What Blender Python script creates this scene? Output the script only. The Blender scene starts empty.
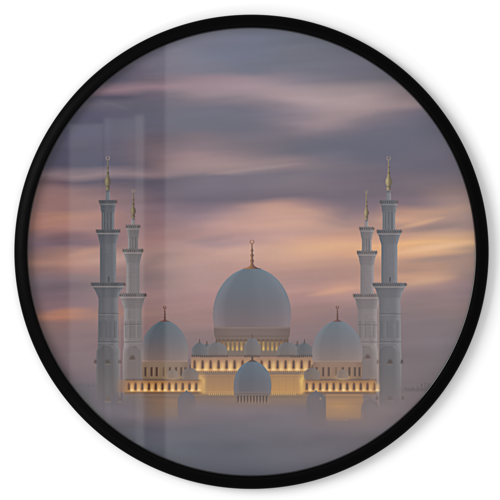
import bpy, bmesh, math
import numpy as np

sc = bpy.context.scene
C = sc.collection
rng = np.random.default_rng(7)

# ------------------------------------------------------------------ scale
MM = 0.00125                     # one 500-px photo pixel = 1.25 mm on the wall plane
CX, CY = 251.5, 251.8            # centre of the round frame in photo pixels
R_OUT, R_IN = 237.8, 225.0
CAM_D = 2.6
def wx(px): return (px - CX) * MM
def wz(py): return (CY - py) * MM

V_STD = 0.035                    # reflection of the added lamps seen in the glazing over most of the print
V_AMB = 0.031                    # reflection of the even room light
E_PRINT = 1.12                   # light reaching the print (albedo 1 -> this linear value)

# ------------------------------------------------------------------ painting the printed photograph (numpy)
X0, Y0, X1, Y1 = 24.0, 24.0, 478.0, 478.0
S, SS = 2.1, 2
NV = int((X1 - X0) * S) + 1
NP = NV * SS
xs = (X0 + (np.arange(NP) + 0.5) / (S * SS) - 0.5 / S).astype(np.float32)
ys = (Y0 + (np.arange(NP) + 0.5) / (S * SS) - 0.5 / S).astype(np.float32)

def lin(c):
    c = np.asarray(c, np.float32) / 255.0
    return np.where(c <= 0.04045, c / 12.92, ((c + 0.055) / 1.055) ** 2.4)

def smooth(a, b, t):
    t = np.clip((t - a) / (b - a), 0, 1)
    return t * t * (3 - 2 * t)

def vnoise(shape, fx, fy, seed):
    r = np.random.default_rng(seed)
    gy, gx = int(shape[0] / fy) + 3, int(shape[1] / fx) + 3
    g = r.standard_normal((gy, gx)).astype(np.float32)
    yy = np.arange(shape[0]) / fy; xx = np.arange(shape[1]) / fx
    iy = yy.astype(int); ix = xx.astype(int)
    ty = (yy - iy); tx = (xx - ix)
    ty = (ty * ty * (3 - 2 * ty))[:, None]; tx = (tx * tx * (3 - 2 * tx))[None, :]
    a = g[iy][:, ix]; b = g[iy][:, ix + 1]; c = g[iy + 1][:, ix]; d = g[iy + 1][:, ix + 1]
    return ((a * (1 - tx) + b * tx) * (1 - ty) + (c * (1 - tx) + d * tx) * ty).astype(np.float32)

SKY = {
 40: [(200,118,118,130),(250,112,115,128),(300,112,115,124)],
 55: [(170,125,122,132),(200,118,120,132),(250,110,114,127),(300,115,116,124),(350,110,110,120)],
 70: [(120,112,108,118),(155,115,110,120),(200,122,120,130),(250,115,116,127),(300,113,113,122),(350,112,110,120)],
 80: [(110,108,106,116),(150,112,105,113),(200,140,125,132),(250,148,133,138),(300,125,120,128),(350,112,110,118),(375,110,108,116)],
 88: [(200,145,128,134),(250,152,137,142),(300,150,138,142),(350,140,130,132),(385,125,118,122)],
 95: [(100,108,106,116),(130,105,102,112),(155,108,103,112),(200,142,128,132),(250,145,132,138),(300,160,145,147),(350,158,143,143),(395,135,122,126)],
 103: [(155,104,101,110),(200,125,117,124),(250,125,118,125),(300,140,128,133),(350,155,140,140),(395,145,130,132)],
 112: [(90,106,104,116),(155,102,101,110),(200,112,111,121),(250,113,111,121),(290,128,120,128),(330,150,135,137),(370,138,126,130),(410,115,110,120)],
 122: [(90,104,104,116),(155,100,98,108),(200,110,110,120),(250,112,111,120),(290,133,123,130),(320,148,134,137),(360,125,117,124),(400,110,108,118),(430,105,104,115)],
 132: [(90,102,102,116),(155,105,100,108),(200,112,111,121),(250,112,110,120),(300,130,120,126),(340,120,114,122),(380,110,108,118),(430,104,103,114)],
 142: [(60,95,92,105),(110,102,100,112),(155,115,103,108),(190,128,117,122),(220,122,115,121),(260,118,112,118),(300,112,109,117),(350,106,106,117),(400,106,105,116),(440,106,104,114)],
 152: [(60,92,90,103),(110,99,98,110),(155,118,104,108),(190,150,130,132),(220,145,128,130),(260,125,116,121),(300,108,107,116),(350,104,105,116),(400,106,105,116),(440,108,104,114)],
 162: [(50,92,88,100),(110,96,97,109),(155,115,103,108),(190,152,132,132),(220,155,136,134),(260,142,128,130),(290,138,125,128),(320,118,113,121),(370,106,105,116),(440,110,105,115)],
 170: [(190,140,126,129),(220,145,130,131),(250,125,118,124),(285,138,124,126),(330,120,114,120),(400,110,106,116)],
 176: [(50,115,98,102),(90,104,99,110),(155,100,95,104),(190,118,112,120),(240,118,113,121),(300,120,114,120),(350,115,109,118),(440,112,106,114)],
 186: [(45,135,110,108),(90,133,115,117),(155,103,97,106),(190,118,111,120),(240,115,110,119),(300,124,116,122),(350,118,110,118),(400,114,107,115),(450,122,111,115)],
 197: [(40,140,112,108),(80,143,119,117),(155,112,101,108),(200,112,106,116),(250,116,109,117),(300,118,110,118),(350,115,108,116),(410,118,108,114),(450,138,120,118)],
 206: [(40,145,115,108),(80,145,120,114),(110,140,118,116),(155,125,108,110),(200,125,113,120),(240,150,130,128),(280,180,145,132),(310,145,125,124),(350,118,110,116),(410,125,112,115),(450,150,130,122)],
 214: [(40,160,122,108),(80,168,133,118),(155,125,107,108),(200,140,123,126),(240,170,142,132),(280,192,155,138),(310,175,145,132),(340,135,120,120),(375,130,115,118),(400,175,140,120),(430,180,148,125),(460,165,140,125)],
 224: [(40,165,125,110),(80,163,130,118),(155,128,108,108),(200,160,135,130),(240,190,155,142),(280,195,160,142),(310,190,155,138),(350,150,130,124),(400,200,160,130),(430,175,145,128),(460,160,138,128)],
 232: [(40,140,112,106),(80,138,114,113),(155,140,114,110),(200,170,140,132),(240,175,145,138),(280,185,152,140),(320,175,145,132),(350,180,145,128),(400,165,138,125),(430,155,132,124),(460,160,138,128)],
 241: [(40,118,102,106),(80,122,106,110),(155,150,120,112),(190,170,142,134),(220,155,135,134),(260,180,150,140),(300,205,165,140),(340,200,158,132),(400,185,148,125),(430,190,155,128),(460,195,160,130)],
 248: [(40,140,112,106),(80,165,132,122),(155,150,122,114),(200,180,148,138),(240,190,155,144),(290,205,165,138),(340,210,165,132),(400,225,175,128),(440,228,180,130),(465,215,172,130)],
 256: [(40,165,128,115),(75,185,145,128),(120,180,150,140),(155,140,118,112),(200,182,150,140),(240,190,155,142),(290,205,165,140),(340,205,160,130),(400,222,172,130),(440,190,155,130),(465,165,140,125)],
 265: [(40,140,113,108),(80,165,130,122),(155,135,115,112),(200,178,148,140),(240,185,150,140),(290,190,152,135),(340,185,148,130),(400,190,150,128),(430,165,138,126),(460,165,138,125)],
 274: [(40,120,103,106),(80,140,120,118),(155,130,112,110),(200,175,145,138),(300,172,140,130),(340,175,140,128),(410,180,145,126),(435,200,158,128),(460,165,138,126)],
 283: [(40,110,98,104),(80,125,112,114),(155,140,118,115),(200,175,143,136),(300,168,137,130),(350,175,140,128),(410,200,158,130),(440,190,150,128),(460,150,128,122)],
 292: [(40,120,102,104),(80,130,114,115),(155,150,122,116),(195,165,135,130),(310,178,142,130),(345,195,152,132),(410,165,138,126),(440,160,134,126),(460,145,124,122)],
 300: [(40,130,106,105),(80,138,118,118),(155,145,118,113),(195,165,134,128),(310,165,133,126),(345,170,138,128),(410,145,125,122),(440,150,128,124),(460,140,122,122)],
 310: [(45,175,125,105),(70,178,132,112),(90,165,128,116),(155,145,118,113),(195,160,130,125),(310,150,124,120),(345,150,126,122),(410,135,120,120),(450,145,125,122)],
 320: [(50,140,112,106),(80,145,120,118),(155,142,116,112),(195,155,128,124),(300,148,122,119),(410,130,117,119),(450,135,120,120)],
 332: [(55,125,106,106),(80,138,118,119),(195,140,120,118),(300,138,118,117),(410,128,116,118),(445,128,117,119)],
 345: [(60,122,105,106),(85,135,117,119),(200,130,114,114),(300,130,115,116),(410,126,115,117),(440,124,115,118)],
 360: [(65,118,103,106),(90,130,115,117),(250,128,114,112),(410,124,114,116),(435,122,114,116)],
 375: [(75,118,106,110),(90,124,112,115),(410,125,115,117),(430,122,113,115)],
 388: [(85,112,107,112),(250,118,108,108),(420,122,112,114)],
 402: [(100,106,104,110),(250,115,106,108),(410,120,110,112)],
 420: [(110,102,102,110),(180,104,103,112),(250,108,105,112),(320,112,106,112),(390,116,108,112)],
 435: [(130,98,100,108),(200,102,103,112),(250,104,103,110),(320,110,106,112),(370,112,107,112)],
 450: [(160,92,96,105),(200,95,98,108),(250,98,100,108),(320,106,103,110)],
 472: [(200,85,88,98),(250,82,85,96),(300,92,92,102)],
}

def rows_field(table):
    """Smooth field through rows of colour samples; every sample is stored in the space 'with the usual added-lamp reflection'."""
    keys = sorted(table)
    low = []
    xq = np.linspace(X0, X1, 228)
    for y in keys:
        pts = table[y]
        px = np.array([p[0] for p in pts], float)
        raw = np.array([p[1:] for p in pts], float)
        if y < 245:
            k_ = 1.20 if y < 200 else 1.07
            raw = np.array((125, 116, 124)) + (raw - np.array((125, 116, 124))) * k_ + np.array((2, 0, 3))
        elif y >= 402:
            raw = raw + np.array((6, 4, 5)) * (1 if y < 440 else .8)
        if 205 < y < 305: raw = raw + np.array((1, 0, 3))
        if 285 < y < 395: raw = raw + np.array((1, 0, 2))
        pc = lin(raw).astype(float)
        off = np.array([V_STD if (p[0] < 69 or 144 < p[0] < 165) else 0.0 for p in pts])
        pc = pc + off[:, None]
        low.append(np.stack([np.interp(xq, px, pc[:, k]) for k in range(3)], 1))
    low = np.array(low)                                   # rows, 228, 3
    k = np.exp(-0.5 * (np.arange(-12, 13) / 4.5) ** 2); k /= k.sum()
    for r in range(len(low)):
        for c in range(3):
            low[r, :, c] = np.convolve(np.pad(low[r, :, c], 12, mode='edge'), k, 'valid')
    return np.array(keys, float), xq, low

keys, xq, low = rows_field(SKY)
# wind-drawn warp so that the bands of cloud run out in streaks
W1 = vnoise((NP, NP), 420, 110, 1) * 2.6 + vnoise((NP, NP), 190, 60, 2) * 1.3 + vnoise((NP, NP), 120, 34, 3) * 0.5
yy = ys[:, None] + W1 + .022 * (xs[None, :] - 250)
xx = np.broadcast_to(xs[None, :], (NP, NP)) + vnoise((NP, NP), 160, 60, 4) * 5
ki = np.interp(yy, keys, np.arange(len(keys)))
k0 = np.clip(ki.astype(int), 0, len(keys) - 2); kt = (ki - k0)
kt = kt * 0.6 + 0.4 * (kt * kt * (3 - 2 * kt))
qi = np.clip((xx - xq[0]) / (xq[1] - xq[0]), 0, 226.999)
q0 = qi.astype(int); qt = qi - q0
img = np.empty((NP, NP, 3), np.float32)
for c in range(3):
    L = low[:, :, c].astype(np.float32)
    a = L[k0, q0] * (1 - qt) + L[k0, q0 + 1] * qt
    b = L[k0 + 1, q0] * (1 - qt) + L[k0 + 1, q0 + 1] * qt
    img[:, :, c] = a * (1 - kt) + b * kt
# fine streaks of cloud, fading out towards the fog
def sheared(a, k):
    out = np.empty_like(a); idx = np.arange(NP)
    for c_ in range(NP):
        out[:, c_] = a[(idx + int(k * c_)) % NP, c_]
    return out
streak = sheared(vnoise((NP, NP), 300, 26, 11), .07) * .016 + sheared(vnoise((NP, NP), 420, 60, 12), .10) * .030 + sheared(vnoise((NP, NP), 160, 70, 13), -.05) * .018 + sheared(vnoise((NP, NP), 190, 13, 14), .09) * .013 + sheared(vnoise((NP, NP), 90, 9, 15), .06) * .007
img *= (1 + streak * (1 - smooth(350, 400, ys))[:, None])[:, :, None]
def stroke(x0, y0, x1, y1, w, col, a, bend=0):
    x0_, x1_ = min(x0, x1), max(x0, x1)
    m_ = 3 * w + abs(bend)
    i0, i1 = np.searchsorted(xs, [x0_ - 8, x1_ + 8]); j0, j1 = np.searchsorted(ys, [min(y0, y1) - m_, max(y0, y1) + m_])
    X = xs[i0:i1][None, :]; Y = ys[j0:j1][:, None]
    t = (X - x0) / (x1 - x0)
    yc = y0 + (y1 - y0) * t + bend * 4 * t * (1 - t)
    tap = np.clip(np.sin(np.pi * np.clip(t * .94 + .03, 0, 1)), 0, 1)
    m = a * np.exp(-.5 * ((Y - yc) / (w * (.35 + .65 * tap))) ** 2) * tap ** .8
    sl = (slice(j0, j1), slice(i0, i1))
    img[sl] = img[sl] * (1 - m[..., None]) + lin(col) * m[..., None]
for a_ in ((205, 175, 305, 163, 1.7, (166, 146, 147), .5), (150, 165, 250, 163, 5, (160, 138, 138), .30, 2), (240, 175, 330, 168, 3, (116, 111, 122), .35, 1),
           (225, 101, 420, 88, 5, (170, 150, 152), .40, -3), (300, 128, 395, 100, 6, (160, 142, 144), .45), (345, 122, 420, 112, 3, (118, 112, 121), .35),
           (170, 84, 300, 92, 5, (160, 140, 146), .35), (250, 148, 420, 132, 7, (103, 103, 116), .35), (170, 124, 300, 128, 7, (106, 106, 119), .40),
           (180, 243, 236, 236, 2.6, (148, 130, 132), .55), (236, 207, 345, 222, 3.5, (200, 160, 140), .40, -5), (255, 226, 360, 232, 4, (200, 162, 142), .35, -3),
           (396, 229, 446, 217, 1.9, (218, 174, 140), .60), (404, 232, 470, 222, 2.4, (146, 128, 124), .55), (394, 254, 478, 241, 3.2, (240, 196, 154), .65), (392, 257, 478, 250, 3, (232, 178, 130), .4),
           (405, 262, 478, 254, 2.0, (156, 134, 126), .55), (394, 285, 460, 276, 3.0, (212, 172, 142), .5), (398, 272, 470, 266, 2.2, (160, 136, 128), .4),
           (306, 296, 362, 286, 2.6, (212, 166, 138), .60), (280, 252, 372, 243, 4, (222, 178, 142), .45), (285, 265, 370, 262, 3, (186, 148, 132), .35),
           (44, 313, 92, 310, 2.6, (192, 138, 110), .55), (66, 257, 112, 247, 3, (196, 154, 134), .45), (34, 240, 90, 236, 3, (112, 99, 104), .45), (40, 220, 100, 212, 3, (176, 138, 120), .35),
           (146, 268, 212, 258, 4, (188, 154, 142), .3), (210, 255, 275, 246, 3, (202, 166, 150), .4), (200, 268, 240, 264, 3, (170, 140, 134), .3)):
    stroke(*a_)
base_sky = img.copy()
ids = np.zeros((NP, NP), np.int16)
names = {0: 'sky'}

def region(name):
    k = len(names); names[k] = name; return k

def box(x0, y0, x1, y1):
    i0, i1 = np.searchsorted(xs, [x0, x1]); j0, j1 = np.searchsorted(ys, [y0, y1])
    return slice(j0, j1), slice(i0, i1)

def put(sl, mask, col, rid=None, thr=0.5):
    """mask 0..1 (float) over the slice; col is linear, broadcastable."""
    m = mask.astype(np.float32)[..., None]
    img[sl] = img[sl] * (1 - m) + col * m
    if rid is not None:
        v = ids[sl]; v[mask >= thr] = rid

def prof(cx, pts, rid, shade, fade=None, curve=False):
    """A solid of revolution seen from the side: pts = (y, half width); shade(u, y) -> colour in sRGB 0-255."""
    pts = sorted(pts)
    py = np.array([p[0] for p in pts], float); pw = np.array([p[1] for p in pts], float)
    wmax = pw.max() + 1
    sl = box(cx - wmax, py[0], cx + wmax, py[-1])
    y = ys[sl[0]]; x = xs[sl[1]]
    if curve:
        t = np.linspace(py[0], py[-1], 400)
        w_ = np.interp(t, py, pw)
        k = np.exp(-0.5 * (np.arange(-20, 21) / 8) ** 2); k /= k.sum()
        w2 = np.convolve(np.pad(w_, 20, mode='edge'), k, 'valid')
        w = np.interp(y, t, w2)
    else:
        w = np.interp(y, py, pw)
    u = (x[None, :] - cx) / np.maximum(w[:, None], 1e-3)
    m = (np.abs(u) <= 1).astype(np.float32)
    if fade is not None:
        m = m * fade(y)[:, None]
    put(sl, m, lin(shade(u, y[:, None] + 0 * u)), rid, 0.3)

def rect(x0, y0, x1, y1, col, a=1.0, rid=None, soft=0.0, softy=None):
    s = soft; sy = soft if softy is None else softy
    sl = box(x0 - s, y0 - sy, x1 + s, y1 + sy)
    x = xs[sl[1]][None, :]; y = ys[sl[0]][:, None]
    m = np.ones((y.shape[0], x.shape[1]), np.float32)
    if s > 0: m = m * smooth(x0 - s, x0 + s, x) * (1 - smooth(x1 - s, x1 + s, x))
    if sy > 0: m = m * smooth(y0 - sy, y0 + sy, y) * (1 - smooth(y1 - sy, y1 + sy, y))
    put(sl, m * a, lin(col), rid)

def spot(cx, cy, rx, ry, col, a=1.0, rid=None):
    sl = box(cx - 3 * rx, cy - 3 * ry, cx + 3 * rx, cy + 3 * ry)
    d = ((xs[sl[1]][None, :] - cx) / rx) ** 2 + ((ys[sl[0]][:, None] - cy) / ry) ** 2
    put(sl, a * np.exp(-0.5 * d * 1.6), lin(col))

def ring(cx, cy, r, w, col, rid, a=1.0):
    sl = box(cx - r - w, cy - r - w, cx + r + w, cy + r + w)
    dx = xs[sl[1]][None, :] - cx; dy = ys[sl[0]][:, None] - cy
    d = np.sqrt(dx * dx + dy * dy)
    m = (np.abs(d - r) < w) & ~((np.abs(dx) < r * .35) & (dy < -r * .5))
    put(sl, m.astype(np.float32) * a, lin(col), rid)

def mix(a, b, t):
    a = np.asarray(a, np.float32); b = np.asarray(b, np.float32)
    return a + (b - a) * np.asarray(t)[..., None]

FOG = (108, 105, 110)

# ---------------------------------------------------------------- distant trees at the edge of the fog
tr = region('treeline')
for x in np.arange(405, 446, 1.3):
    h = rng.uniform(1, 4) + (4.5 if rng.random() < .22 else 0)
    rect(x, 390 - h, x + rng.uniform(.9, 2.0), 391, (100, 92, 95), .55, tr, .4)
rect(400, 388, 446, 392, (112, 104, 107), .5, None, 3, 1.6)
tr2 = region('treeline')
for x in np.arange(58, 97, 1.5):
    h = rng.uniform(.5, 3.5)
    rect(x, 386 - h, x + 2.0, 387, (104, 100, 104), .45, tr2, .5)
sl = box(30, 372, 100, 400)
put(sl, np.repeat(smooth(380, 391, ys[sl[0]])[:, None] * .6, sl[1].stop - sl[1].start, 1) * (1 - smooth(86, 98, xs[sl[1]]))[None, :], lin((106, 104, 109)))

# ---------------------------------------------------------------- minarets
def stone(lo, hi, warm, left):
    """Stone seen in the last light: colour runs from fog-warm below to cool above, the lit flank a little paler."""
    def f(u, y):
        t = np.clip((y - 200) / 190, 0, 1)
        c = mix(lo, hi, t)
        side = np.clip(u if not left else -u, -1, 1)
        c = c + (smooth(.35, 1, side) * 22 - smooth(.1, 1, -side) * 7)[..., None]
        c = mix(c, np.broadcast_to(np.asarray(warm, np.float32), c.shape), smooth(335, 392, y) * .45)
        return c
    return f

def minaret(rid, cx, k, tips, b1, b2, b3, low_w, base_w, lo, hi, gold, warm, left, alpha=1.0, drift=0.0):
    """tips: y of crescent, bulb, neck; b1..b3: balconies (y top, half width, shaft half width below)."""
    st = stone(lo, hi, warm, left)
    dk = lambda u, y: st(u, y) * .93
    fade = lambda y: alpha * (1 - smooth(366, 414, y))
    cy_, by, ny = tips
    # finial
    ring(cx, cy_ + 1.6 * k, 1.7 * k, .45, (140, 128, 120), rid)
    gl = lambda u, y: mix(gold, (84, 76, 66), np.clip(.35 + .65 * u, 0, 1) * .75) + (smooth(.5, .1, np.abs(u + .35)) * 14)[..., None]
    gp = [(cy_ + 3.2 * k, .5), (by - 15 * k, .5), (by - 14.2 * k, 1.3 * k), (by - 13.2 * k, .6), (by - 9.5 * k, .9 * k), (by - 8.8 * k, 1.5 * k), (by - 8.0 * k, 1.0 * k),
          (by - 4.6 * k, 1.5 * k), (by - 3.0 * k, 2.4 * k), (by - .3, 3.2 * k), (by + 1.6 * k, 3.1 * k), (by + 3.8 * k, 2.0 * k), (by + 4.8 * k, 1.2 * k),
          (by + 6.4 * k, 2.4 * k), (by + 7.6 * k, 2.0 * k), (by + 8.6 * k, 1.2 * k)]
    prof(cx, gp, rid, gl)
    prof(cx, [(by + 8.6 * k, 1.3 * k), (by + 9.2 * k, 2.3 * k), (by + 10.5 * k, 1.7 * k), (by + 12 * k, 2.1 * k), (b1[0] + 1, 2.4 * k)], rid, lambda u, y: st(u, y) + 12)
    spot(cx + .4, by + 9.8 * k, 1.6 * k, .8, (70, 66, 70), .6)
    spot(cx + .3, by - 8.4 * k, 1.0 * k, .8, (72, 64, 58), .7); spot(cx + .3, by - 13.6 * k, .9 * k, .8, (80, 70, 62), .6)
    spot(cx - 1.2 * k, by - .8, .8 * k, 1.6 * k, tuple(np.minimum(255, np.array(gold) * 1.25)), .55); spot(cx + .3, by + 5 * k, 1.4 * k, .6, (70, 64, 58), .6)
    # shafts and balconies from the top down
    seq = [b1, b2, b3]
    for n, (ty, hw, sw) in enumerate(seq):
        c = cx + drift * (n + 1)
        nxt = seq[n + 1][0] + 1 if n < 2 else 347
        tap = hw - sw
        wlow = low_w if n == 2 else sw
        prof(c, [(ty + 3.5, hw * .92), (ty + 5.0, hw * .90), (ty + 6.2, hw * .82), (ty + 9, sw + tap * .40), (ty + 12 + n, sw + tap * .10), (ty + 14 + n, sw), (nxt, wlow)], rid, st, fade)
        # muqarnas shadow under the balcony
        for z_, a_ in ((5.6, .30), (7.2, .26), (8.9, .20)):
            wq = hw * .84 - (z_ - 5.6) / 5 * tap * .72
            rect(c - wq, ty + z_ - .35, c + wq, ty + z_ + .35, tuple(np.array(lo) * .68), a_ + .1, None, .4)
            for xq_ in np.arange(c - wq + .9, c + wq, 1.9):
                rect(xq_ - .4, ty + z_ - .2, xq_ + .4, ty + z_ + 1.1, tuple(np.array(lo) * .66), a_, None, .3)
        rect(c - sw, ty + 9.6, c + sw, ty + 13 + n, tuple(np.array(lo) * .82), .30, None, 1.2)
        # railing
        prof(c, [(ty, hw), (ty + 3.6, hw * .97)], rid, dk, fade)
        for xq_ in np.arange(c - hw + 1.1, c + hw - .5, 2.15):
            rect(xq_ - .5, ty + .7, xq_ + .5, ty + 2.6, tuple(np.array(lo) * .60 + np.array((6, 0, -4))), .5 + .4 * rng.random(), None, .3)
            rect(xq_ - 1.3, ty + .4, xq_ - .8, ty + 3.2, tuple(np.array(lo) * 1.10), .22, None, .3)
        for xq_ in np.arange(c - hw + .1, c + hw, 2.15):
            rect(xq_ - .3, ty - .7, xq_ + .5, ty + .5, tuple(np.array(lo) * .84), .9, rid)
        rect(c - hw * .97, ty + 3.5, c + hw * .97, ty + 4.4, (158, 146, 142), .60 if n else .3, None, .3)
        spot(c - hw + .8, ty + 1.6, 1.2, 1.0, (88, 62, 48), .55); spot(c + hw - .8, ty + 1.6, 1.2, 1.0, (96, 64, 46), .7)
        if n == 0:       # slender columns of the lantern storey
            for q in (-.62, -.05, .5):
                rect(c + q * sw - .55, ty + 12, c + q * sw + .55, nxt - .5, tuple(np.array(lo) * .70), .6, None, .4)
            rect(c - .82 * sw, ty + 12, c - .74 * sw + .6, nxt - .5, (150, 142, 140), .35, None, .3)
        for yq in np.arange(ty + 15 + n, nxt - 1, 4.1):
            rect(c - sw, yq - .2, c + sw, yq + .2, tuple(np.array(lo) * .84), .10 + .14 * rng.random(), None, .3)
            xq_ = c + rng.uniform(-.8, .5) * sw
            rect(xq_, yq, xq_ + rng.uniform(1.5, 4), yq + 4, tuple(np.array(lo) * rng.uniform(.88, 1.12)), .22, None, .5)
        if n == 1:
            rect(c - .45 * sw, ty + 15, c - .3 * sw, nxt - 2, tuple(np.array(lo) * .88), .3, None, 1.0)
            rect(c + .25 * sw, ty + 15, c + .4 * sw, nxt - 2, tuple(np.array(lo) * 1.12), .3, None, 1.0)
            rect(c + .0, ty + 47, c + 1.4, ty + 52, tuple(np.array(lo) * .62), .7, None, .4)
    c = cx + drift * 4
    # octagonal stage: string courses, recessed panels
    for yy_ in (b3[0] + 31, 342):
        rect(c - low_w, yy_ - .45, c + low_w, yy_ + .35, tuple(np.array(lo) * .72), .55, None, .2)
        rect(c - low_w, yy_ + .5, c + low_w, yy_ + 1.3, (150, 140, 140), .35, None, .3)
    for q in (-.68, .0, .70):
        w = 1.5 if q else 3.0
        rect(c + q * low_w - w, 321, c + q * low_w + w, 338, tuple(np.array(lo) * .88), .32, None, .6)
        rect(c + q * low_w - w, 321, c + q * low_w - w + .7, 338, tuple(np.array(lo) * .70), .35, None, .3)
    # square base behind the fog, with pointed gable and balconettes
    prof(c, [(344, low_w * .80), (347, low_w * .96), (351, base_w * .97), (356, base_w), (416, base_w)], rid, st, fade)
    prof(c - base_w * .06, [(346, low_w * .45), (349, low_w * .80), (353, low_w * .92), (356, low_w * .9), (416, low_w * .9)], rid, lambda u, y: st(u, y) * .93, fade)
    return c

def balconettes(c, w, y, col, a, offs=(-1, 0, 1)):
    for q in offs:
        x = c + q * w
        s = 1.0 if q == 0 else .55
        spot(x, y - 1.0, 1.7 * s, 1.7, col, a * .75)
        rect(x - 3.0 * s, y + .2, x + 3.0 * s, y + 1.8, col, a * .6, None, .8)
        for e in (-1.6, 0, 1.6):
            rect(x + e * s - .35, y - 1.8, x + e * s + .35, y + .4, tuple(np.array(col) * .72), a * .5, None, .4)
        rect(x - 3.2 * s, y + 1.9, x + 3.2 * s, y + 2.6, tuple(np.minimum(255, np.array(col) * 1.75)), a * .45, None, .5)

r_d = region('minaret'); r_b = region('minaret')
minaret(r_b, 133.2, .82, (189.5, 211, 0), (225, 7.1, 5.0), (249, 10.3, 6.6), (293.5, 13.6, 8.8), 9.2, 10.0,
        (120, 116, 118), (133, 125, 125), (128, 116, 92), (134, 118, 110), True, 1.0, -.12)
balconettes(132.4, 11, 358, (88, 72, 62), .8, (0,))
minaret(r_d, 366.4, .80, (190.5, 212.8, 0), (227, 7.4, 4.8), (251, 10.1, 6.7), (294, 14.2, 9.6), 9.9, 10.6,
        (127, 122, 125), (138, 128, 128), (150, 134, 104), (136, 120, 112), False, 1.0, .34)
balconettes(367.6, 11, 357, (88, 72, 66), .8, (0,))
r_a = region('minaret'); r_c = region('minaret')
minaret(r_a, 107.8, 1.0, (156.5, 181.5, 0), (200.3, 8.9, 6.2), (229.6, 12.0, 8.0), (282.7, 17.0, 9.6), 10.4, 12.0,
        (98, 100, 106), (110, 108, 111), (122, 112, 88), (116, 110, 108), False, 1.0, .12)
balconettes(107.6, 12.2, 362, (82, 76, 66), .85)
minaret(r_c, 388.6, 1.04, (156.5, 181.5, 0), (200.5, 9.0, 6.3), (230, 12.5, 8.0), (283, 17.0, 10.8), 11.5, 11.6,
        (112, 113, 119), (117, 115, 119), (152, 138, 108), (120, 113, 113), False, 1.0, .36)
balconettes(390, 11.8, 362, (84, 72, 64), .9)
# sunlit edges between the paired minarets
rect(119.3, 316, 120.3, 404, (160, 138, 134), .45, None, .5)
rect(377.8, 300, 379.2, 408, (168, 146, 136), .50, None, .6)

# ---------------------------------------------------------------- great dome
dome_mottle = rng.standard_normal(57)
def dome_shade(top, mid, low, y0, y1, rim):
    def f(u, y):
        t = np.clip((y - y0) / (y1 - y0), 0, 1)
        c = mix(top, mid, np.clip(t / .60, 0, 1))
        c = mix(c, np.broadcast_to(np.asarray(low, np.float32), c.shape), np.clip((t - .42) / .58, 0, 1) ** 1.4)
        mott = np.interp(np.arcsin(np.clip(u, -1, 1)) * 6, np.linspace(-14, 14, 57), dome_mottle)
        c = c + (mott * .7 + np.interp(t, np.linspace(0, 1, 57), dome_mottle) * .25)[..., None]
        c = c + (smooth(.55, 1.0, np.abs(u)) * rim - smooth(.9, .1, np.abs(u + .35)) * 6)[..., None]
        return c
    return f

def dome(rid, cx, pts, top, mid, low, rim, fade=None):
    y0, y1 = pts[0][0], pts[-1][0]
    prof(cx, pts, rid, dome_shade(top, mid, low, y0, y1, rim), fade, curve=True)

def finial(rid, cx, y0, y1, k, col, cap):
    ring(cx, y0 + 1.9 * k, 1.9 * k, .5, col, rid)
    h = y1 - y0
    p = [(y0 + 3.6 * k, .5)]
    for f_, w in ((.28, .7), (.33, .8), (.36, 1.7), (.40, .8), (.48, .9), (.53, 2.0), (.58, 1.0), (.66, 1.1), (.72, 2.2), (.78, 1.2), (.84, 1.5)):
        p.append((y0 + h * f_, w * k))
    p += [(y0 + h * .90, 2.6 * k), (y0 + h * .96, cap * .62), (y1, cap)]
    prof(cx, p, rid, lambda u, y: mix(col, (96, 74, 60), np.clip(.4 + .6 * u, 0, 1)))

r_drum = region('drum')
# drum of the great dome
prof(252, [(325, 37.5), (328, 38.2), (336, 37.6), (338, 36.6), (354, 35.5)], r_drum,
     lambda u, y: mix((118, 105, 103), (126, 109, 99), np.clip((y - 326) / 25, 0, 1)) - (smooth(.5, 1, np.abs(u)) * 6)[..., None])
rect(214, 327.2, 290, 328.4, (146, 126, 116), .55, None, .5)
rect(216, 335.6, 288, 336.8, (104, 90, 86), .5, None, .5)
for x in np.arange(219.5, 286, 4.4):
    e = abs(x - 252) / 34
    lit = max(0, 1 - e ** 3)
    q_ = rng.uniform(.55, 1)
    rect(x - 1.5, 340, x + 1.5, 351, (112, 90, 74), .55, None, .5)
    rect(x - 1.3, 341.5, x + 1.0, 351, (176, 144, 96), .75 * lit * q_, None, .6)
    spot(x, 349.0, 1.0, 2.4, (226, 190, 124), .75 * lit * q_)
    rect(x + 1.5, 338.5, x + 2.5, 351.5, (132, 114, 100), .6, None, .35)
    rect(x + 2.4, 339, x + 3.0, 351.5, (86, 72, 66), .55, None, .3)
    spot(x, 340, 1.5, .9, (92, 76, 70), .5)
r_gd = region('dome')
dome(r_gd, 252, [(268, 7), (270.5, 13), (274, 19.5), (279, 25.2), (285, 30.2), (292, 34.3), (300, 37.2), (308, 38.8), (315, 39.2), (322, 38.6), (327, 37.6)],
     (109, 120, 130), (110, 111, 119), (125, 112, 115), 10)
finial(r_gd, 252, 240, 269, 1.0, (158, 116, 84), 9.5)

# ---------------------------------------------------------------- upper hall (arcade with lamps) and its little domes
r_up = region('arcade')
def archwin(cx, ytop, w, ybot, col, a):
    sl = box(cx - w - 1, ytop - 1, cx + w + 1, ybot + .5)
    x = xs[sl[1]][None, :] - cx; y = ys[sl[0]][:, None]
    half = w * np.clip(np.sqrt(np.clip((y - ytop) / (w * 1.6), 0, 1)), 0, 1)
    m = np.clip((half - np.abs(x)) / .35 + .5, 0, 1) * (y > ytop) * np.clip((ybot - y) / .4, 0, 1)
    put(sl, m * a, lin(col))

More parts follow.
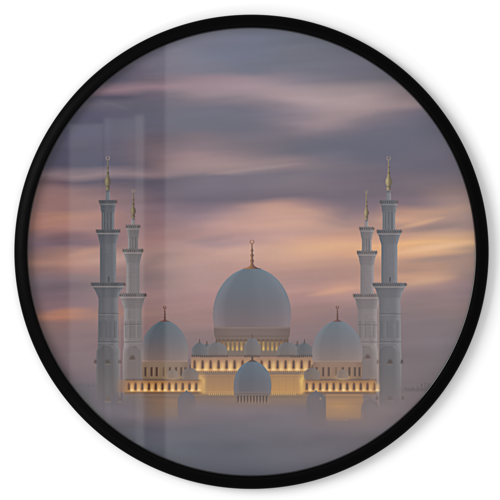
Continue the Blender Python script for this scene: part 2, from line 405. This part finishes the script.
def wall(x0, y0, x1, y1, top, bot, rid, fl=3, fr=3, a=1.0, ft=0.0, fb=0.0):
    sl = box(x0 - fl, y0, x1 + fr, y1)
    x = xs[sl[1]][None, :]; y = ys[sl[0]][:, None]
    m = smooth(x0 - fl, x0 + fl + .01, x) * (1 - smooth(x1 - fr, x1 + fr + .01, x)) * np.ones_like(y)
    if ft: m = m * smooth(y0, y0 + ft, y)
    if fb: m = m * (1 - smooth(y1 - fb, y1, y))
    put(sl, m * a, lin(mix(top, bot, smooth(y0, y1, y) + 0 * x)), rid, .45)

wall(191, 356.5, 314, 371.5, (156, 126, 108), (192, 144, 98), r_up, .8, .8)
for x in np.r_[np.arange(194.5, 246, 8.0), np.arange(261.5, 313, 8.0)]:
    j_ = rng.uniform(.55, 1.0); g_ = rng.uniform(-.5, .5)
    spot(x + 3.2 + g_, 369.2, 1.5, 1.5, (252, 222, 160), .9 * j_); spot(x + 5.4 + g_, 369.4, 1.2, 1.2, (246, 208, 146), .7 * j_)
    spot(x + 4, 366.0, 2.4, 3.6, (234, 192, 132), .75 * j_)
    archwin(x, 359.6, 1.45, 369.0, (128, 94, 76), .85)
    archwin(x + .3, 360.6, .75, 368.6, (96, 66, 58), .7)
    rect(x - 2.6, 359.6, x - 2.0, 369.4, (172, 140, 112), .5, None, .3); rect(x + 2.0, 359.6, x + 2.6, 369.4, (142, 112, 92), .4, None, .3)
    rect(x - 2.6, 358.2, x + 2.6, 358.8, (140, 114, 98), .45, None, .3)
for x in np.arange(192, 313, 1.9):
    rect(x, 371.0, x + .9, 373.0, (112, 90, 74), .8, None, .25)
    rect(x + .95, 371.6, x + 1.8, 373.4, (196, 160, 112), .55, None, .25)
for x in np.arange(191.5, 314, 2.0):
    rect(x, 354.6, x + 1.1, 356.8, (84, 68, 64), .75, r_up, .25)
rect(190, 372.9, 314, 374.2, (136, 110, 88), .7, None, .4)

r_mid = region('hall_wall')
wall(199, 374, 252, 396, (156, 124, 96), (176, 136, 94), r_mid, 1.5, 1.5, 1.0, 1.0)
r_mid2 = region('hall_wall')
wall(250, 374, 305, 396, (160, 126, 96), (184, 140, 92), r_mid2, 1.5, 1.5, 1.0, 1.0)
wall(272, 374.5, 303, 394, (174, 136, 96), (194, 148, 92), r_mid2, 6, 2, .7)
wall(199, 374.5, 206, 393, (172, 142, 108), (184, 150, 108), r_mid, 1, 3, .55)
for x_ in (214, 222, 229, 279, 286, 294):
    rect(x_ - .3, 377, x_ + .3, 392, (146, 118, 94), .35, None, .3)
rect(203, 376.2, 301, 377.0, (140, 114, 92), .45, None, .35); rect(203, 391.4, 301, 392.2, (196, 160, 116), .4, None, .4)
spot(303, 380, 3, 5, (228, 188, 112), .7); spot(201, 380, 3, 5, (224, 180, 112), .6)
wall(178, 394.5, 252, 410, (136, 116, 100), (120, 110, 110), r_mid, 2, 2, .9, 0, 8)
wall(251, 394.5, 326, 410, (138, 118, 100), (120, 110, 110), r_mid2, 2, 2, .9, 0, 8)
for x in np.r_[np.arange(209, 236, 1.95), np.arange(270, 296, 1.95)]:
    rect(x, 393.0, x + .9, 395.2, (222, 182, 116), .75, None, .3)
    rect(x + 1.0, 393.0, x + 1.8, 395.4, (104, 84, 70), .7, None, .3)
rect(178, 396.4, 326, 398.0, (118, 100, 86), .4, None, .6)

# little domes on the roof
def small_dome(cx, ytop, w, ybase, rid, top=(112, 112, 117), low=(122, 110, 106), tip=True):
    h = ybase - ytop
    dome(rid, cx, [(ytop, .9), (ytop + h * .07, w * .36), (ytop + h * .20, w * .68), (ytop + h * .38, w * .92), (ytop + h * .58, w), (ytop + h * .84, w * .96), (ybase, w * .93)],
         top, tuple((np.array(top) * .6 + np.array(low) * .4)), low, 5)
    if tip:
        prof(cx, [(ytop - 3.4, .35), (ytop - 1.4, .6), (ytop + .8, .9)], rid, lambda u, y: np.broadcast_to(np.array((104, 90, 84), np.float32), u.shape + (3,)))

wall(204, 349.5, 300, 356, (120, 110, 106), (124, 110, 102), region('roof'), 3, 3, .85, 2.0)
for cx_, w, yt in ((206.8, 7.0, 344.0), (297.4, 7.0, 344.0), (216.5, 10.6, 342.0), (287.6, 10.6, 342.0), (252.3, 8.2, 337.5), (199.5, 7.8, 342.5), (304.5, 7.8, 342.5)):
    small_dome(cx_, yt, w, 356.2, region('dome'), (116, 115, 119) if w > 8 else (104, 108, 114), (124, 113, 109) if w > 8 else (112, 106, 106))
    for x in np.arange(cx_ - w + .5, cx_ + w - .6, 2.0):
        rect(x, 354.8, x + 1.0, 357.4, (80, 62, 60), .75, None, .3)

# front dome over the gate
r_fd = region('dome')
prof(252.3, [(393, 18.6), (396, 17.0), (404.5, 16.0)], region('drum'), lambda u, y: mix((118, 106, 100), (120, 108, 104), np.clip((y - 393) / 10, 0, 1)))
for x in np.arange(238.2, 268, 3.15):
    rect(x - .8, 395.6, x + .8, 402.8, (58, 54, 58), .85, None, .35)
    rect(x + .9, 396.5, x + 1.9, 403.4, (150, 130, 112), .6, None, .35)
    spot(x + 1.3, 402.2, .6, .9, (190, 158, 120), .4)
dome(r_fd, 252.5, [(360.5, 2), (362.4, 6.5), (365.5, 10.8), (370, 14.6), (375, 17.2), (381, 18.7), (388, 18.9), (392, 18.4), (394.5, 18.0)],
     (104, 116, 127), (103, 107, 116), (112, 106, 112), 8)
prof(252.3, [(356, .4), (358, 1.2), (359.3, .8), (360.4, 2.2), (361.8, 4.8)], r_fd, lambda u, y: np.broadcast_to(np.array((96, 82, 76), np.float32), u.shape + (3,)))
for x in np.arange(235.5, 270, 2.0):
    rect(x, 392.6, x + 1.0, 394.6, (112, 96, 90), .55, None, .3)
rect(234.5, 391.8, 271, 392.7, (132, 118, 112), .5, None, .4)

# ---------------------------------------------------------------- side halls
def side_hall(cx, sgn, dcol, hwd):
    """sgn -1: left hall, +1: right hall"""
    warm = 0 if sgn < 0 else 6
    rdr = region('drum')
    prof(cx, [(360, hwd * .965), (364, hwd * .985), (379.5, hwd * .96)], rdr,
         lambda u, y: mix((140 + warm, 121, 108), (136 + warm, 116, 98), np.clip((y - 362) / 15, 0, 1)) - (smooth(.6, 1, -sgn * 0 + np.abs(u)) * 8)[..., None])
    for q in (-.82, -.56, -.34, -.05, .22, .48, .70, .88):
        x = cx + q * hwd
        rect(x - 1.1, 367.2, x + 1.1, 376.2, (84, 68, 62), .78 if abs(q) > .1 else .35, None, .5)
        rect(x + 1.2, 368, x + 2.0, 376, (168, 140, 112), .45, None, .4)
    rd = region('dome')
    f = hwd / 23.8
    dome(rd, cx, [(320.8, 3.5), (322.5, 7.5 * f), (325.5, 12 * f), (330, 16.4 * f), (336, 20.2 * f), (342, 22.5 * f), (349, 23.8 * f), (356, 23.8 * f), (362, 23.1 * f)], *dcol)
    finial(rd, cx, 306.2, 321.6, .62, (122, 92, 72), 5.6)
    rect(cx - hwd * .95, 360.6, cx + hwd * .95, 361.5, (164, 140, 122), .42, None, .3)
    # lamp-lit arcade
    ra = region('arcade')
    xa, xb = (124.5, 202.5) if sgn < 0 else (302.5, 375.5)
    fl, fr = (6, .8) if sgn < 0 else (.8, 3)
    wall(xa, 380.2, xb, 392, (160, 120, 86), (190, 138, 84), ra, fl, fr)
    rr = region('dome')
    px_ = 190 if sgn < 0 else 312
    for n, x in enumerate(np.arange(xa + 4.2, xb - 1, 6.75)):
        j_ = rng.uniform(.5, 1.0); g_ = rng.uniform(-.4, .4)
        spot(x + 2.7 + g_, 390.0, 1.2, 1.3, (255, 230, 172), .95 * j_); spot(x + 4.3 + g_, 390.2, 1.0, 1.1, (250, 216, 150), .75 * j_)
        spot(x + 3.4, 387.0, 1.7, 3.0, (236, 192, 130), .75 * j_)
        archwin(x, 382.4, 1.25, 390.2, (120, 84, 64), .85)
        archwin(x + .3, 383.4, .65, 389.6, (90, 60, 50), .6)
        rect(x - 2.2, 382.2, x - 1.7, 390.6, (168, 134, 102), .45, None, .3)
        rect(x - 2.2, 381.2, x + 2.2, 381.8, (138, 108, 84), .45, None, .3)
    for x in np.arange(xa + 1, xb, 1.75):
        rect(x, 378.8, x + .95, 380.8, (86, 66, 58), .7, ra, .25)
        rect(x, 391.6, x + .9, 393.6, (116, 90, 70), .75, None, .25)
    rect(xa, 392.2, xb, 394.4, (132, 104, 80), .75, None, .5)
    small_dome(px_, 367.5, 8.2, 379.6, rr, (122, 114, 112), (132, 116, 106))
    mid = (cx + 8) if sgn < 0 else (cx + 5)
    spot(mid, 377.5, 6, 2.2, (216, 178, 130) if sgn > 0 else (190, 158, 120), .6)
    small_dome(mid, 369.5, 6.0, 378.4, region('dome'), (136, 122, 114), (146, 126, 112), False)
    # wall below, dissolving in the fog
    rw = region('hall_wall')
    if sgn < 0:
        wall(142, 394, 178.5, 422.5, (134, 113, 100), (124, 111, 105), rw, 14, .5, .9, 0, 10)
        wall(160, 396, 178.5, 421, (146, 119, 99), (132, 116, 106), rw, 14, .5, .6, 6, 12)
        for y_ in (398.5, 403.5): rect(146, y_ - .3, 178, y_ + .3, (122, 102, 88), .35, None, .4)
    else:
        wall(326, 394, 363, 422.0, (162, 128, 100), (164, 132, 104), rw, .5, 1.5, 1.0, 0, 7.0)
        wall(328, 398, 350, 421.5, (200, 152, 98), (174, 138, 104), rw, 6, 12, .75, 10, 12)
        for y_ in (398.6, 404): rect(328, y_ - .3, 361, y_ + .3, (134, 108, 88), .35, None, .4)
        for x_ in (334, 341, 348, 355): rect(x_ - .25, 399, x_ + .25, 419, (150, 120, 94), .22, None, .4)
        for x in np.arange(329, 348, 2.0):
            rect(x, 419.6, x + .9, 421.2, (220, 180, 122), .5 * rng.uniform(.4, 1), None, .4)
            rect(x + 1.0, 420.2, x + 1.8, 422.4, (108, 90, 78), .5, None, .3)
    rect(xa + 8, 396.5, xb - 4, 397.6, (116, 94, 78), .35, None, .5)

side_hall(164.8, -1, ((103, 112, 120), (114, 112, 117), (139, 121, 115), 7), 23.6)
side_hall(337.4, +1, ((114, 123, 132), (121, 119, 124), (143, 126, 120), 7), 25.2)
rect(200, 379, 205, 393, (224, 180, 112), .45, None, 2); rect(300, 379, 304.5, 393, (236, 194, 118), .5, None, 2)

# turrets standing dark in the fog before the lit walls
def turret(cx, ytop, w, yend, col, fadey, lean=0):
    rid = region('turret')
    prof(cx, [(ytop - 1.5, .4), (ytop, 1.2), (ytop + 1.5, w * .50), (ytop + 3.6, w * .78), (ytop + 6.5, w * .95), (ytop + 10, w), (yend, w)], rid,
         lambda u, y: np.broadcast_to(np.array(col, np.float32), u.shape + (3,)) - (smooth(.2, 1, u) * 3)[..., None],
         lambda y: .95 * (1 - smooth(fadey - 8, yend, y)))
turret(186.5, 391.5, 9.0, 428, (107, 105, 112), 416)
turret(316, 391.5, 9.6, 432, (107, 105, 112), 418)
turret(370, 399.5, 9.0, 430, (118, 111, 115), 414)
spot(320.5, 398.5, .6, .7, (226, 188, 120), .5); spot(300.5, 421, .6, .6, (226, 188, 120), .4)

# brackets low on the minaret bases, half lost in fog
balconettes(107.6, 13, 399.5, (120, 98, 74), .6, (0, .95))
balconettes(390, 12.8, 398.6, (100, 88, 82), .55)
spot(119, 389, 2.0, 5, (160, 128, 100), .22); spot(372.5, 386, 3, 6, (190, 146, 96), .45)
wall(118, 378, 128, 394, (150, 122, 100), (150, 120, 96), None, 5, 5, .5, 3, 3)

# ---------------------------------------------------------------- the bank of fog rising over the foot of the buildings
r_fog = region('fog')
fogy = 409 + vnoise((NP, NP), 130, 70, 21) * 3.6 + vnoise((NP, NP), 50, 30, 22) * 2.0
d = ys[:, None] - fogy
xn = xs[None, :]
# the fog stands lower before the two lit side walls and the gate
low_ = 15 * np.exp(-((xn - 166) / 26) ** 4) + 15 * np.exp(-((xn - 336) / 32) ** 4) + 4 * np.exp(-((xn - 252) / 24) ** 4)
d = d - low_
fm = smooth(-20, 11, d)
fm = np.clip(fm * .96, 0, 1)
tint = 1 + vnoise((NP, NP), 210, 60, 23) * .040 + vnoise((NP, NP), 90, 30, 24) * .020
fcol = base_sky * tint[:, :, None]
img[:] = img * (1 - fm[..., None]) + fcol * fm[..., None]
ids[(fm > .62)] = r_fog
for (x, y, rx, ry, t_, a) in ((130, 414, 34, 4, 1.14, .5), (215, 409, 40, 4, 1.10, .5), (290, 411, 44, 4, 1.10, .5), (395, 406, 26, 5, 1.08, .5), (180, 428, 60, 5, .93, .5),
                              (300, 426, 70, 5, 1.06, .5), (240, 441, 80, 6, .93, .5), (350, 437, 40, 5, .94, .4), (150, 440, 30, 5, 1.08, .4), (270, 456, 60, 5, 1.05, .4), (420, 392, 20, 3, 1.08, .4), (100, 404, 24, 4, 1.08, .5)):
    sl = box(x - 3 * rx, y - 3 * ry, x + 3 * rx, y + 3 * ry)
    w_ = vnoise((sl[0].stop - sl[0].start, sl[1].stop - sl[1].start), 110, 40, int(x)) * 2.0
    g = a * np.exp(-.5 * (((xs[sl[1]][None, :] - x) / rx) ** 2 + ((ys[sl[0]][:, None] + w_ - y) / ry) ** 2)) * fm[sl]
    img[sl] = img[sl] * (1 + (t_ - 1) * 2 * g[..., None])
# light from the walls caught in the fog
for (x, y, rx, ry, a) in ((345, 417, 24, 8, .24), (165, 416, 24, 8, .15), (252, 402, 60, 5, .16)):
    sl = box(x - 3 * rx, y - 3 * ry, x + 3 * rx, y + 3 * ry)
    g = a * np.exp(-.5 * (((xs[sl[1]][None, :] - x) / rx) ** 2 + ((ys[sl[0]][:, None] - y) / ry) ** 2))
    put(sl, g, lin((168, 132, 104)))
# thin haze before the whole complex
sl = box(90, 345, 410, 425)
hz = (smooth(345, 400, ys[sl[0]]) * .10)[:, None] * np.ones((1, sl[1].stop - sl[1].start), np.float32)
put(sl, hz, lin((122, 112, 114)))

# ---------------------------------------------------------------- to print resolution
def blur(a, s):
    k = np.exp(-0.5 * (np.arange(-4, 5) / s) ** 2); k /= k.sum()
    for ax in (0, 1):
        p = np.pad(a, [(4, 4) if i == ax else (0, 0) for i in range(a.ndim)], mode='edge')
        o = 0
        for i in range(9):
            o = o + k[i] * np.take(p, range(i, i + a.shape[ax]), axis=ax)
        a = o
    return a
img = blur(img, .65).reshape(NV, SS, NV, SS, 3).mean((1, 3))
idv = ids[::SS, ::SS]
soft_ = blur(blur(img, 2.2), 2.2)
img = np.clip(img + .55 * (img - soft_), .02, 1)      # the crispness of a printed photograph
grain = 1 + vnoise((NV, NV), 1.6, 1.6, 31) * .010 + vnoise((NV, NV), 4, 4, 32) * .007
img = img * grain[..., None]
alb = np.clip((img - V_STD - V_AMB) / E_PRINT, 0.004, 0.9)

# ================================================================== Blender side
def mat(name, col, rough=.5, spec=.5):
    m = bpy.data.materials.new(name); m.use_nodes = True
    b = m.node_tree.nodes['Principled BSDF']
    b.inputs['Base Color'].default_value = (*col, 1); b.inputs['Roughness'].default_value = rough
    b.inputs['Specular IOR Level'].default_value = spec
    return m, m.node_tree, b

# print ink on paper
m_ink, nt, b = mat('printed_paper', (.2, .2, .2), .9, 0.0)
at = nt.nodes.new('ShaderNodeAttribute'); at.attribute_name = 'ink'
nz = nt.nodes.new('ShaderNodeTexNoise'); nz.inputs['Scale'].default_value = 900; nz.inputs['Detail'].default_value = 2
mr = nt.nodes.new('ShaderNodeMapRange'); mr.inputs['To Min'].default_value = .975; mr.inputs['To Max'].default_value = 1.025
tc = nt.nodes.new('ShaderNodeTexCoord')
mx = nt.nodes.new('ShaderNodeVectorMath'); mx.operation = 'SCALE'
nt.links.new(tc.outputs['Object'], nz.inputs['Vector']); nt.links.new(nz.outputs['Fac'], mr.inputs['Value'])
nt.links.new(at.outputs['Color'], mx.inputs[0]); nt.links.new(mr.outputs['Result'], mx.inputs['Scale'])
nt.links.new(mx.outputs['Vector'], b.inputs['Base Color'])

# satin black frame with a faint brushed unevenness
m_frame, nt, b = mat('black_satin_frame', (.0006, .0006, .0006), .38, .03)
nz = nt.nodes.new('ShaderNodeTexNoise'); nz.inputs['Scale'].default_value = 60; nz.inputs['Detail'].default_value = 6
mr = nt.nodes.new('ShaderNodeMapRange'); mr.inputs['To Min'].default_value = .30; mr.inputs['To Max'].default_value = .48
tc = nt.nodes.new('ShaderNodeTexCoord')
nt.links.new(tc.outputs['Object'], nz.inputs['Vector']); nt.links.new(nz.outputs['Fac'], mr.inputs['Value']); nt.links.new(mr.outputs['Result'], b.inputs['Roughness'])
bp = nt.nodes.new('ShaderNodeBump'); bp.inputs['Strength'].default_value = .05; bp.inputs['Distance'].default_value = .001
nt.links.new(nz.outputs['Fac'], bp.inputs['Height']); nt.links.new(bp.outputs['Normal'], b.inputs['Normal'])

m_rim, _, _ = mat('black_inner_lip', (.0012, .0012, .0012), .13, .40)
m_back, _, _ = mat('backing_board', (.16, .13, .10), .9, .1)

# clear glazing: a thin pane, mirror-like by Fresnel and otherwise clear
m_gl = bpy.data.materials.new('clear_glazing'); m_gl.use_nodes = True; nt = m_gl.node_tree; nt.nodes.clear()
out = nt.nodes.new('ShaderNodeOutputMaterial'); mxs = nt.nodes.new('ShaderNodeMixShader')
fr = nt.nodes.new('ShaderNodeFresnel'); fr.inputs['IOR'].default_value = 1.5
tr_ = nt.nodes.new('ShaderNodeBsdfTransparent'); gs = nt.nodes.new('ShaderNodeBsdfGlossy'); gs.inputs['Roughness'].default_value = .026
geo = nt.nodes.new('ShaderNodeNewGeometry'); inv_ = nt.nodes.new('ShaderNodeMath'); inv_.operation = 'SUBTRACT'; inv_.inputs[0].default_value = 1
mul_ = nt.nodes.new('ShaderNodeMath'); mul_.operation = 'MULTIPLY'
nt.links.new(geo.outputs['Backfacing'], inv_.inputs[1]); nt.links.new(inv_.outputs[0], mul_.inputs[0]); nt.links.new(fr.outputs[0], mul_.inputs[1])
nt.links.new(mul_.outputs[0], mxs.inputs[0]); nt.links.new(tr_.outputs[0], mxs.inputs[1]); nt.links.new(gs.outputs[0], mxs.inputs[2]); nt.links.new(mxs.outputs[0], out.inputs[0])

# white painted wall
m_wall, nt, b = mat('white_wall_paint', (.86, .86, .86), .9, .1)
nz = nt.nodes.new('ShaderNodeTexNoise'); nz.inputs['Scale'].default_value = 240; nz.inputs['Detail'].default_value = 4
bp = nt.nodes.new('ShaderNodeBump'); bp.inputs['Strength'].default_value = .04; bp.inputs['Distance'].default_value = .0006
tc = nt.nodes.new('ShaderNodeTexCoord')
nt.links.new(tc.outputs['Object'], nz.inputs['Vector']); nt.links.new(nz.outputs['Fac'], bp.inputs['Height']); nt.links.new(bp.outputs['Normal'], b.inputs['Normal'])

def link(name, me, m, parent=None):
    o = bpy.data.objects.new(name, me); C.objects.link(o); me.materials.append(m)
    if parent: o.parent = parent
    return o

def lathe(name, prof_, m, parent, seg=360, closed=True):
    """prof_: (radius, y) ring profile turned round the picture's axis."""
    bm = bmesh.new(); n = len(prof_); rows = []
    for k in range(seg):
        a = 2 * math.pi * k / seg
        rows.append([bm.verts.new((r * math.cos(a), y, r * math.sin(a))) for r, y in prof_])
    for k in range(seg):
        p, q = rows[k], rows[(k + 1) % seg]
        for i in range(n if closed else n - 1):
            j = (i + 1) % n
            bm.faces.new((p[i], p[j], q[j], q[i]))
    bmesh.ops.recalc_face_normals(bm, faces=bm.faces)
    me = bpy.data.meshes.new(name); bm.to_mesh(me); bm.free()
    for p in me.polygons: p.use_smooth = True
    me.set_sharp_from_angle(angle=math.radians(35))
    return link(name, me, m, parent)

def disc(name, r, y0, y1, m, parent, seg=256):
    bm = bmesh.new()
    f = [bm.verts.new((r * math.cos(2 * math.pi * k / seg), y0, r * math.sin(2 * math.pi * k / seg))) for k in range(seg)]
    g = [bm.verts.new((v.co.x, y1, v.co.z)) for v in f]
    bm.faces.new(f); bm.faces.new(g[::-1])
    for k in range(seg):
        bm.faces.new((f[k], f[(k + 1) % seg], g[(k + 1) % seg], g[k]))
    bmesh.ops.recalc_face_normals(bm, faces=bm.faces)
    me = bpy.data.meshes.new(name); bm.to_mesh(me); bm.free()
    return link(name, me, m, parent)

# ---- wall
bm = bmesh.new()
vs = [bm.verts.new(p) for p in ((-3, 0, -2.2), (3, 0, -2.2), (3, 0, 2.2), (-3, 0, 2.2))]
bm.faces.new(vs)
ext = bmesh.ops.extrude_face_region(bm, geom=bm.faces[:])
bmesh.ops.translate(bm, verts=[v for v in ext['geom'] if isinstance(v, bmesh.types.BMVert)], vec=(0, .1, 0))
bmesh.ops.recalc_face_normals(bm, faces=bm.faces)
me = bpy.data.meshes.new('wall'); bm.to_mesh(me); bm.free()
w_ = link('wall', me, m_wall); w_['kind'] = 'structure'
w_['label'] = 'plain white wall behind the round framed picture'; w_['category'] = 'wall'

# ---- the framed picture
root = bpy.data.objects.new('framed_picture', None); C.objects.link(root); root.empty_display_size = .05
root['label'] = 'round black framed photograph of a white domed mosque in fog, hanging on a white wall'
root['category'] = 'picture'

F = 0.001 * 1.25
YF = -0.020                                     # front of the frame
ro, ri = R_OUT * MM, R_IN * MM
frame = lathe('frame', [(ro - .0006, -.002), (ro, -.004), (ro, YF + .0064), (ro - .0006, YF + .0051), (ro - .0025, YF + .0037), (ro - .0060, YF + .0020),
                        (ri + .0040, YF), (ri + .0014, YF + .0004), (ri + .0004, YF + .0014), (ri, YF + .0030), (ri, YF + .0085),
                        (ri + .0035, YF + .0085), (ri + .0035, -.002)], m_frame, root)
lip = lathe('inner_lip', [(ri + .0030, YF + .0078), (ri + .0004, YF + .0060), (ri - .0008, YF + .0066), (ri - .0009, YF + .0078), (ri + .0030, YF + .0084)], m_rim, root)
YG = YF + .0090
glass = disc('glass_pane', ri + .0030, YG, YG + .0018, m_gl, root)
backing = disc('backing_board', ri + .0030, YG + .0046, YG + .008, m_back, root)
YP = YG + .0040

# ---- the print: one mesh per depicted thing, all in the one plane of the paper
px = X0 + np.arange(NV) / S; py = Y0 + np.arange(NV) / S
PX, PY = np.meshgrid(px, py)
KP = (CAM_D + (YP - YF)) / CAM_D             # the paper lies a little behind the frame's front, so it is that much larger than the scale
co = np.stack([(250 - CX) * MM + (PX - 250) * MM * KP, np.full_like(PX, YP), (CY - 250) * MM + (250 - PY) * MM * KP], -1).reshape(-1, 3).astype(np.float32)
colv = np.concatenate([alb.reshape(-1, 3), np.ones((NV * NV, 1))], 1).astype(np.float32)
jj, ii = np.meshgrid(np.arange(NV - 1), np.arange(NV - 1), indexing='ij')
fx = (px[:-1] + px[1:]) / 2; fy = (py[:-1] + py[1:]) / 2
inside = ((fx[None, :] - CX) ** 2 + (fy[:, None] - CY) ** 2) < (R_IN + 1.6) ** 2
fid = idv[:-1, :-1]

def grid_mesh(name, sel):
    j, i = jj[sel], ii[sel]
    a = j * NV + i
    q = np.stack([a, a + NV, a + NV + 1, a + 1], 1)
    used, inv = np.unique(q, return_inverse=True)
    inv = inv.reshape(-1, 4)
    me = bpy.data.meshes.new(name)
    nf = len(inv)
    me.vertices.add(len(used)); me.vertices.foreach_set('co', co[used].ravel())
    me.loops.add(nf * 4); me.loops.foreach_set('vertex_index', inv.ravel().astype(np.int32))
    me.polygons.add(nf); me.polygons.foreach_set('loop_start', (np.arange(nf) * 4).astype(np.int32))
    try: me.polygons.foreach_set('loop_total', np.full(nf, 4, np.int32))
    except Exception: pass
    me.update(calc_edges=True)
    ca = me.color_attributes.new('ink', 'FLOAT_COLOR', 'POINT')
    ca.data.foreach_set('color', colv[used].ravel())
    return me

paper = link('print', grid_mesh('print', inside & (fid == 0)), m_ink, root)
for k, nm in names.items():
    if k == 0: continue
    sel = inside & (fid == k)
    if sel.sum() < 6: continue
    link(nm, grid_mesh(nm, sel), m_ink, paper)

# ------------------------------------------------------------------ camera
cam = bpy.data.cameras.new('camera'); co_ = bpy.data.objects.new('camera', cam); C.objects.link(co_); sc.camera = co_
cam.sensor_fit = 'HORIZONTAL'; cam.sensor_width = 36
cy_ref = YF
width = 500 * MM
cam.lens = 36 * CAM_D / width
co_.location = (wx(250), cy_ref - CAM_D, wz(250)); co_.rotation_euler = (math.pi / 2, 0, 0)
cam.clip_start = .05; cam.clip_end = 50

# ------------------------------------------------------------------ light
def area(name, loc, target, sx, sy, radiance, col=(1, 1, 1), roll=0):
    l = bpy.data.lights.new(name, 'AREA'); l.shape = 'RECTANGLE'; l.size = sx; l.size_y = sy
    l.energy = radiance * math.pi * sx * sy                # lambertian emitter of the given radiance
    l.color = col
    o = bpy.data.objects.new(name, l); C.objects.link(o); o.location = loc
    from mathutils import Vector, Matrix
    d = (Vector(target) - Vector(loc)).normalized()
    q = d.to_track_quat('-Z', 'Y').to_matrix()
    o.rotation_euler = (q @ Matrix.Rotation(roll, 3, 'Z')).to_euler()
    return o

w = bpy.data.worlds.new('World'); sc.world = w; w.use_nodes = True
bg = w.node_tree.nodes['Background']; bg.inputs[0].default_value = (1, 1, 1, 1); bg.inputs[1].default_value = .79

area('key_softbox', (-2.5, -2.6, .85), (0, 0, 0), 1.9, 1.9, 6.7)
area('lip_glint_lamp', (-1.5, -1.7, -1.6), (0, 0, 0), .15, .15, 70)  # added lamp, there only to put a glint on the inner lip

# added soft lamps standing in for a door and wall behind the camera, which the glazing mirrors as pale upright bands
LY = 3.1
def band(name, x0, y0, x1, y1, v, roll=0, dy=0):
    k = (CAM_D + LY) / CAM_D
    cx_, cz_ = (x0 + x1) / 2, (y0 + y1) / 2
    gx, gz = (cx_ - 250) * MM * k + co_.location.x, (250 - cz_) * MM * k + co_.location.z
    yy_ = YG - LY - dy
    area(name, (gx, yy_, gz), (gx, 0, gz), (x1 - x0) * MM * k, (y1 - y0) * MM * k, v / .0258, roll=roll)
band('reflection_standin_a', 69, 124, 102.6, 540, V_STD * .95)
band('reflection_standin_b', 103.8, 118, 110.5, 540, V_STD * 1.0)
band('reflection_standin_c', 110.5, 118, 134.2, 540, V_STD * .7)
band('reflection_standin_d', 135, 115, 143.8, 540, V_STD * 1.12)
band('reflection_standin_f', 92, 102.6, 128, 104.4, V_STD * .55, roll=math.radians(-17), dy=.01)  # thin slanted lamps added in place of mirrored door mouldings
band('reflection_standin_g', 78, 121.3, 103, 122.8, V_STD * .55, roll=math.radians(-14), dy=.01)
band('reflection_standin_e', 165, -40, 540, 540, V_STD)

# ------------------------------------------------------------------ render settings
sc.view_settings.view_transform = 'Standard'; sc.view_settings.look = 'None'
sc.view_settings.exposure = 0; sc.view_settings.gamma = 1
sc.cycles.max_bounces = 8; sc.cycles.transparent_max_bounces = 8
sc.cycles.use_denoising = True
sc.cycles.use_adaptive_sampling = False
sc.cycles.filter_width = 1.2
